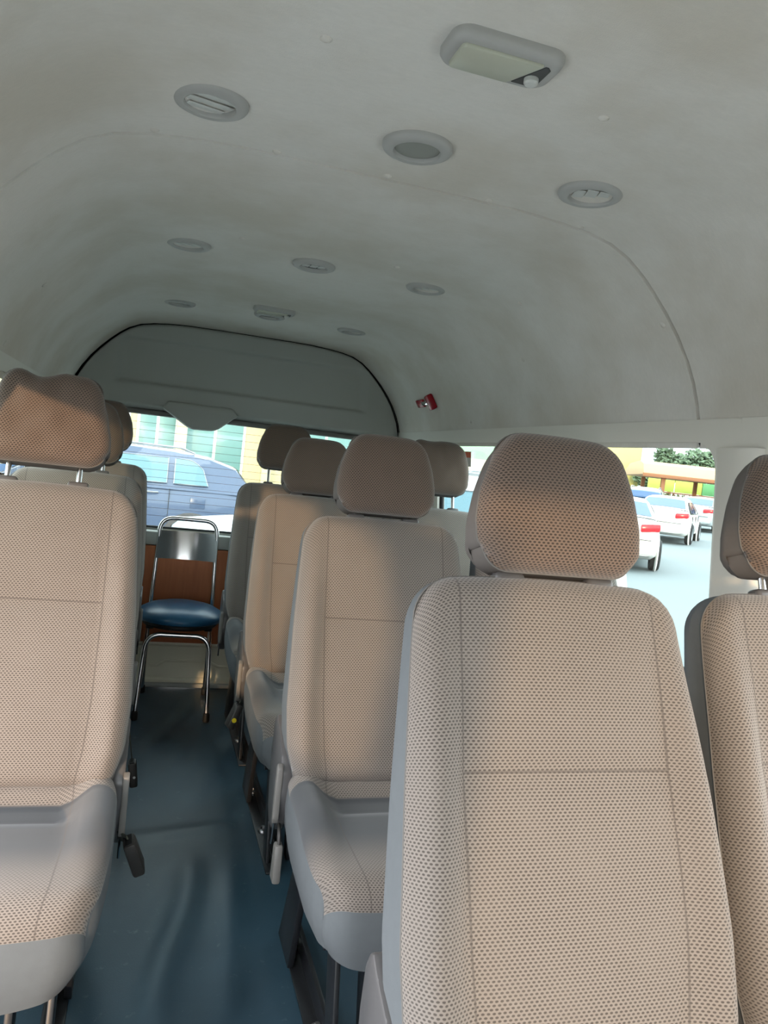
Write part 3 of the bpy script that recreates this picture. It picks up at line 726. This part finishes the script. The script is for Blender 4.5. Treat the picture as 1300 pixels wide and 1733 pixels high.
for j in range(5):
    for i in range(13):
        x = -.142+.284*i/12; z = .672+.135*j/4; V.append((x, .150+.02*(z-.67)/.13+.022*(1-(x/.142)**2)-.004, z))
V2 = [(x, y+.004, z) for x, y, z in V]; W = 13; K = len(V)
F = [(j*W+i, j*W+i+1, (j+1)*W+i+1, (j+1)*W+i) for j in range(4) for i in range(12)]; F += [tuple(q+K for q in f[::-1]) for f in F]
for i in range(12): F += [(i, K+i, K+i+1, i+1), (4*W+i, 4*W+i+1, K+4*W+i+1, K+4*W+i)]
link('backrest', fix(mesh('plate', V+V2, F, 'chrome', auto=50)), ch)
for s in (-1, 1):
    link('side_brace', tube([(s*.150, -.13, .25), (s*.150, .14, .36)], .006, 'chrome', 8), ch)
    link('foot_cap', lathe([(.014, 0.0), (.016, .004), (.0145, .035), (.011, .04)], 'rubber', 14), ch, (s*.155, -.205, 0))
    link('foot_cap', lathe([(.014, 0.0), (.016, .004), (.0145, .035), (.011, .04)], 'rubber', 14), ch, (s*.150, .185, 0))
    link('hinge_plate', box(s*.13-.018, s*.13+.018, -.06, .12, .375, .40, 'rubber', .006), ch)
# ------------------------------------------------------------------ outside
GZ = -.52
def gz(x): return GZ+.024*x           # the car park rises gently to the right
struct(link('ground', box(-120, 120, -60, 160, GZ-.3, GZ, 'asphalt', taper=lambda c: Vector((c.x, c.y, c.z+.024*c.x)))), 'grey asphalt of the car park')
wheel_t = lathe([(.20, -.10), (.30, -.105), (.325, -.08), (.33, 0), (.325, .08), (.30, .105), (.20, .10)], 'tyre', 24)
wheel_r = lathe([(0, .085), (.05, .09), (.09, .07), (.17, .075), (.20, .10), (.21, .09)], 'rim', 20)
def car(name, label, kind, mat, gmat, x, y, head, group='parked cars'):
    """local: front at -x, rear at +x, ground z=0"""
    t = thing(name, label, 'car', (x, y, gz(x)), head, group)
    if kind == 'sedan':
        top = [(-2.3, .55), (-2.26, .68), (-2.1, .76), (-1.2, .92), (-.9, .96), (0, .97), (1.0, 1.0), (1.55, 1.06), (2.05, 1.09), (2.22, 1.04), (2.28, .80), (2.30, .50)]
        path = [(-1.25, .93), (-.45, 1.38), (-.2, 1.45), (.3, 1.48), (.85, 1.44), (1.05, 1.40), (1.72, 1.08)]; belt, W_, Wr, roofh = .95, .88, .60, 1.48; wheels = (-1.38, 1.36); ws_, we_ = 1, 5
    else:
        top = [(-2.3, .60), (-2.26, .84), (-2.1, .98), (-1.2, 1.10), (-.9, 1.14), (0, 1.17), (1.0, 1.19), (1.8, 1.22), (2.12, 1.22), (2.22, 1.10), (2.30, .75), (2.28, .50)]
        path = [(-1.35, 1.10), (-.55, 1.56), (-.3, 1.66), (.3, 1.70), (1.0, 1.68), (1.55, 1.61), (1.92, 1.50), (2.16, 1.22)]; belt, W_, Wr, roofh = 1.17, .91, .66, 1.70; wheels = (-1.38, 1.32); ws_, we_ = 1, 6
    xs = [-2.3+4.6*i/46 for i in range(47)]; V = []; F = []
    for X in xs:
        e = abs(X)/2.3; wv = W_*(1-.16*max(0, (e-.72)/.28)**2); zt = lerp(top, X); zb = .24+.10*max(0, (e-.8)/.2)
        for fy, fz_ in ((0, 0), (.85, 0), (.97, .10), (1.0, .30), (1.0, .60), (.975, .85), (.90, .97), (.6, 1.0), (0, 1.015)):
            V.append((X, wv*fy, zb+(zt-zb)*fz_))
        for fy, fz_ in ((.6, 1.0), (.90, .97), (.975, .85), (1.0, .60), (1.0, .30), (.97, .10), (.85, 0)):
            V.append((X, -wv*fy, zb+(zt-zb)*fz_))
    n = 16
    F = [(i*n+k, i*n+(k+1) % n, (i+1)*n+(k+1) % n, (i+1)*n+k) for i in range(46) for k in range(n)]; F += [tuple(range(n)), tuple(46*n+k for k in range(n))]
    body = link('body', fix(mesh('body', V, F, mat, auto=45)), t)
    def hwz(z): return W_*.965+(Wr-W_*.965)*cl((z-belt)/(roofh-belt))**1.15
    dense = []
    for (p0, p1) in zip(path, path[1:]):
        for k in range(4): dense.append((p0[0]+(p1[0]-p0[0])*k/4, p0[1]+(p1[1]-p0[1])*k/4))
    dense.append(path[-1])
    V = []; F = []; cols = [-1, -.9, -.5, 0, .5, .9, 1]
    for X, Z in dense:
        V.append((X, -hwz(belt-.05), belt-.06))
        for c_ in cols: V.append((X, c_*hwz(Z), Z+.03*(1-c_*c_)-(.02 if abs(c_) == 1 else 0)))
        V.append((X, hwz(belt-.05), belt-.06))
    n = 9; F = [(i*n+k, i*n+k+1, (i+1)*n+k+1, (i+1)*n+k) for i in range(len(dense)-1) for k in range(n-1)]
    link('roof', fix(mesh('roof', V, F, mat, auto=35)), t)
    # windscreen and rear glass, lying proud on the strip
    def strip(p0, p1, c0, f0, f1, m, nm_):
        V = []; 
        for tt in (f0, f1):
            X = p0[0]+(p1[0]-p0[0])*tt; Z = p0[1]+(p1[1]-p0[1])*tt; nx_, nz_ = (p1[1]-p0[1]), -(p1[0]-p0[0]); l_ = math.hypot(nx_, nz_); sgn = 1 if nz_ > 0 else -1
            for c_ in (-c0, -c0/2, 0, c0/2, c0): V.append((X+sgn*nx_/l_*.012, c_*hwz(Z), Z+.03*(1-c_*c_)+sgn*nz_/l_*.012))
        F = [(k, k+1, 6+k, 5+k) for k in range(4)]
        link(nm_, fix(mesh(nm_, V, F, m)), t)
    strip(path[0], path[1], .88, .06, .96, gmat, 'windscreen'); strip(path[-2], path[-1], .88, .06, .90, gmat, 'rear_glass')
    # side windows
    def rz_at(X):
        return lerp(path, X)
    if kind == 'sedan': panes = [(-.98, -.05), (-.0, .80), (.84, 1.28)]
    else: panes = [(-.95, -.12), (-.07, .92), (1.02, 1.52)]
    for s in (-1, 1):
        for (a, b) in panes:
            V = []; top_ = []; m_ = 6
            for k in range(m_+1):
                X = a+(b-a)*k/m_; zt = min(rz_at(X)-.07, roofh-.13); zt = max(zt, belt+.045)
                if kind != 'sedan' and b > 1.5: zt = min(zt, belt+.04+(roofh-.14-belt)*math.sqrt(max(0.0, 1-((X-a)/(b-a))**2.2)))
                V.append((X, s*(hwz(belt+.03)+.004), belt+.03)); V.append((X, s*(hwz(zt)+.006), zt))
            F = [(2*k, 2*k+2, 2*k+3, 2*k+1) for k in range(m_)]
            g = link('side_window', fix(mesh('side_window', V, F, gmat, smooth=False)), t)
            lp = [V[2*k] for k in range(m_+1)]+[V[2*k+1] for k in range(m_, -1, -1)]
            lp2 = [lp[0]]
            for q in lp[1:]:
                if (Vector(q)-Vector(lp2[-1])).length > .02: lp2.append(q)
            link('window_trim', tube(lp2, .008, 'rim' if kind != 'sedan' else 'rubber', 5, True), g)
        for hx in (.70, -.30): link('door_handle', tube(arc((hx-.11, s*(W_+.0), belt-.12), (hx, s*(W_+.07), belt-.12), (hx+.11, s*(W_+.0), belt-.12), 6), .014, 'rim', 6), t)
        for sx in (.97, -.10, -1.05): link('door_gap', box(sx-.004, sx+.004, s*(W_-.01)-.012, s*(W_-.01)+.012, .40, belt-.05, 'rubber'), t)
        for wxx in wheels:
            cladr = lathe([(.36, -.03), (.41, -.02), (.43, .0), (.41, .02), (.36, .03)], 'cladding' if kind != 'sedan' else mat, 24)
            link('wheel_arch', cladr, t, (wxx, s*(W_-.0), .36), (PI/2, 0, 0))
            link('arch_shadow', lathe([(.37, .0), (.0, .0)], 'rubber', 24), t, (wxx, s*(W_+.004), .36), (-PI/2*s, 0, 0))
            w = link('wheel', wheel_t, t, (wxx, s*(W_-.02), .33), (-PI/2*s, 0, 0)); link('rim', wheel_r, w)
        zl = (.82, .98) if kind == 'sedan' else (.92, 1.08)
        link('tail_light', box(1.96, 2.315, s*.66-.19, s*.66+.19, zl[0], zl[1], 'tail_light', .03, 2, lambda c, s=s: Vector((c.x-.35*max(0, abs(c.y)-.55), c.y, c.z+.10*(abs(c.y)-.6)))), t)
        link('head_light', box(-2.27, -2.05, s*.62-.16, s*.62+.16, .64, .76, 'rim', .03), t)
        if kind != 'sedan':
            link('roof_rail', tube([(-.35, s*.60, 1.69), (-.2, s*.60, 1.745), (1.1, s*.60, 1.735), (1.3, s*.60, 1.67)], .016, 'rim', 6), t)
    link('rear_bumper', box(2.0, 2.36, -.80, .80, .36, .58, mat, .05, 3), t)
    link('number_plate', box(2.30, 2.345, -.24, .24, .70, .82, 'plate', .004), t)
    link('boot_gap', box(2.0, 2.315, -.70, .70, .655, .665, 'rubber'), t)
    if kind != 'sedan':
        link('fuel_flap', box(1.28, 1.50, -W_*1.0-.004, -W_*.97, .86, 1.02, mat, .006), t)
        link('sill_cladding', box(-1.0, .95, -W_-.012, W_+.012, .24, .40, 'cladding', .02), t)
    return t
car('suv', 'dark slate SUV parked across behind the rear window', 'suv', 'paint_slate', 'car_glass', -1.14, 12.6, 0)
car('white_car', 'white car just behind the tailgate, its bonnet below the dark SUV', 'suv', 'paint_white', 'car_glass', 2.02, 7.4, 0.0)
car('white_sedan', 'white sedan whose tail and red lamp edge past the largest headrest', 'sedan', 'paint_white', 'car_glass_blue', 9.88, 15.32, math.radians(90-33)+PI)
car('white_sedan', 'whole white sedan seen from behind through the right window', 'sedan', 'paint_white', 'car_glass_blue', 16.55, 22.2, math.radians(90-44)+PI)
car('silver_car', 'pale car at the right window edge beyond the whole white sedan', 'sedan', 'paint_silver', 'car_glass_blue', 23.6, 29.0, math.radians(90-52)+PI)
car('blue_car', 'blue car parked left of the whole white sedan below the canopy', 'suv', 'paint_blue', 'car_glass_blue', 21.6, 30.6, math.radians(90-40)+PI)
car('silver_car', 'silver car with mint glass just below the window sticker', 'suv', 'paint_silver', 'car_glass', 6.9, 16.0, math.radians(200))
car('blue_car', 'blue roofed car behind the dark SUV', 'suv', 'paint_blue', 'car_glass_blue', -1.6, 18.2, 0)

# beige building behind the rear window
bl_ = thing('beige_building', 'cream building with teal windows behind the dark SUV', 'building', (0, 26, GZ))
link('wall', box(-16, 9, 0, 6, 0, 3.9, 'wall_cream', .05), bl_)
link('roof', prism([(-17, 3.9), (9.6, 3.9), (9.6, 4.3), (6, 5.0), (-14, 5.0), (-17, 4.3)], -.9, 6.5, 'roof_brown', 'y', .03), bl_)
for k, (xa, xb, za, zb) in enumerate([(-4.6, -3.3, .9, 2.9), (-2.6, -1.3, .9, 2.9), (-1.1, .2, .9, 2.9), (.4, 2.4, .9, 2.9), (3.9, 6.4, .9, 3.4), (-7.2, -5.4, .9, 2.9), (7.0, 8.6, .9, 3.4)]):
    w = link('window', box(xa, xb, -.06, .02, za, zb, 'window_white', .02), bl_)
    link('pane', box(xa+.10, (xa+xb)/2-.05, -.08, .0, za+.1, zb-.1, 'window_teal', .01), w); link('pane', box((xa+xb)/2+.05, xb-.10, -.08, .0, za+.1, zb-.1, 'window_teal', .01), w)
for px in (-5.0, -2.95, .30, 3.1): link('column', box(px-.16, px+.16, -.75, -.43, 0, 3.9, 'wall_cream', .03), bl_)
# mint and yellow building behind the right window
gb = thing('mint_building', 'mint green building with a yellow end behind the largest seat', 'building', (0, 0, gz(32)))
link('wall', box(17, 42.5, 62, 72, 0, 9.0, 'wall_mint', .05), gb)
link('band', box(16.8, 42.5, 61.7, 62.2, 1.6, 2.7, 'band_cream', .03), gb); link('yellow_end', box(37.5, 42.8, 61.5, 72, 0, 9.3, 'wall_yellow', .05), gb)
link('base_band', box(16.8, 42.5, 61.8, 62.2, -.6, 1.6, 'wall_cream', .03), gb)
for k in range(7): w = link('window', box(19+2.6*k, 20.3+2.6*k, 61.85, 62.1, .2, 1.4, 'window_teal', .02), gb); link('frame', box(18.9+2.6*k, 20.4+2.6*k, 61.9, 62.05, .1, 1.5, 'window_white', .02), w)
# tan canopy
CA = math.radians(-24)
cn = thing('parking_canopy', 'tan roofed parking canopy on brown posts beyond the white sedans', 'canopy', (30.4, 44.6, gz(30.4)), CA)
link('roof', prism([(-3.5, 2.55), (-3.2, 2.5), (3.5, 2.5), (3.5, 2.7), (1.5, 3.3), (-1.8, 3.42), (-3.0, 3.2)], 0, 16, 'canopy_tan', 'x', .04), cn)
link('fascia', box(-.05, 16, -3.58, -3.45, 2.38, 2.60, 'canopy_edge', .02), cn)
for k in range(5): link('post', box(1.2+3.6*k, 1.45+3.6*k, -3.2, -2.95, -.4, 2.5, 'canopy_edge', .02), cn); link('post', box(1.2+3.6*k, 1.45+3.6*k, 2.9, 3.15, -.4, 2.5, 'canopy_edge', .02), cn)
hb = thing('hoarding', 'yellow green hoarding panels under the tan canopy', 'hoarding', (33.1, 50.6, gz(33.1)), CA)
for k in range(8): link('panel', box(2.4+2.0*k, 4.35+2.0*k, 0, .12, 1.60, 2.50, 'hoarding' if k % 3 != 2 else 'hoarding_alt', .02), hb)
link('base_rail', box(2.4, 18.4, -.02, .16, 1.48, 1.59, 'canopy_edge', .02), hb)
for k in range(9): link('post', box(2.3+2*k, 2.42+2*k, 0, .12, -.4, 1.6, 'canopy_edge', .01), hb)
def leaves(nm_, n, fn, size, mat, parent, seed):
    rnd = random.Random(seed); V = []; F = []
    for _ in range(n):
        p = Vector(fn(rnd)); a = Vector((rnd.gauss(0, 1), rnd.gauss(0, 1), rnd.gauss(0, 1))).normalized(); b = a.orthogonal().normalized(); s = size*rnd.uniform(.5, 1.2); k = len(V)
        V += [p+a*s, p+b*s*.6, p-a*s, p-b*s*.6]; F.append((k, k+1, k+2, k+3))
    o = link(nm_, mesh(nm_, V, F, mat, smooth=False), parent); return o
def blob(c, r):
    def f(rnd):
        while True:
            q = Vector((rnd.uniform(-1, 1), rnd.uniform(-1, 1), rnd.uniform(-1, 1)))
            if .45 < q.length < 1: return Vector(c)+Vector((q.x*r[0], q.y*r[1], q.z*r[2]))
    return f
hg = leaves('hedge', 3500, lambda r_: (r_.uniform(2.6, 18), r_.uniform(-.5, .5), r_.uniform(-.3, 1.45)), .16, 'hedge', None, 5); hg.location = (32.5, 49.3, gz(32)); hg.rotation_euler = (0, 0, CA); tag(hg, 'low mottled hedge below the yellow green hoarding', 'hedge')
for k, (x, y, h, w_, lab) in enumerate([(58.2, 77.3, 6.9, 2.3, 'tree crown left over the canopy roof'), (64.6, 79.5, 7.2, 3.0, 'broad tree crown right over the canopy roof'), (42.9, 59.5, 4.2, 1.5, 'low tree beside the yellow building end'), (72.5, 81, 6.6, 3.0, 'farthest right tree behind the canopy')]):
    tr = thing('tree', lab, 'tree', (x, y, gz(x)-.1), 0, 'trees behind the canopy')
    link('trunk', tube([(0, 0, 0), (.1, 0, h*.3), (0, .1, h*.6)], .22, 'bark', 8), tr)
    rb = random.Random(k); cs = [((rb.uniform(-w_, w_)*.5, rb.uniform(-1, 1), h*rb.uniform(.45, .82)), (w_*.55, w_*.5, h*.26)) for _ in range(6)]
    V = None
    def pick(r_): return blob(*cs[r_.randrange(6)])(r_)
    o = leaves('crown', 2600, pick, .38, 'leaf', tr, k); o['kind'] = 'stuff'
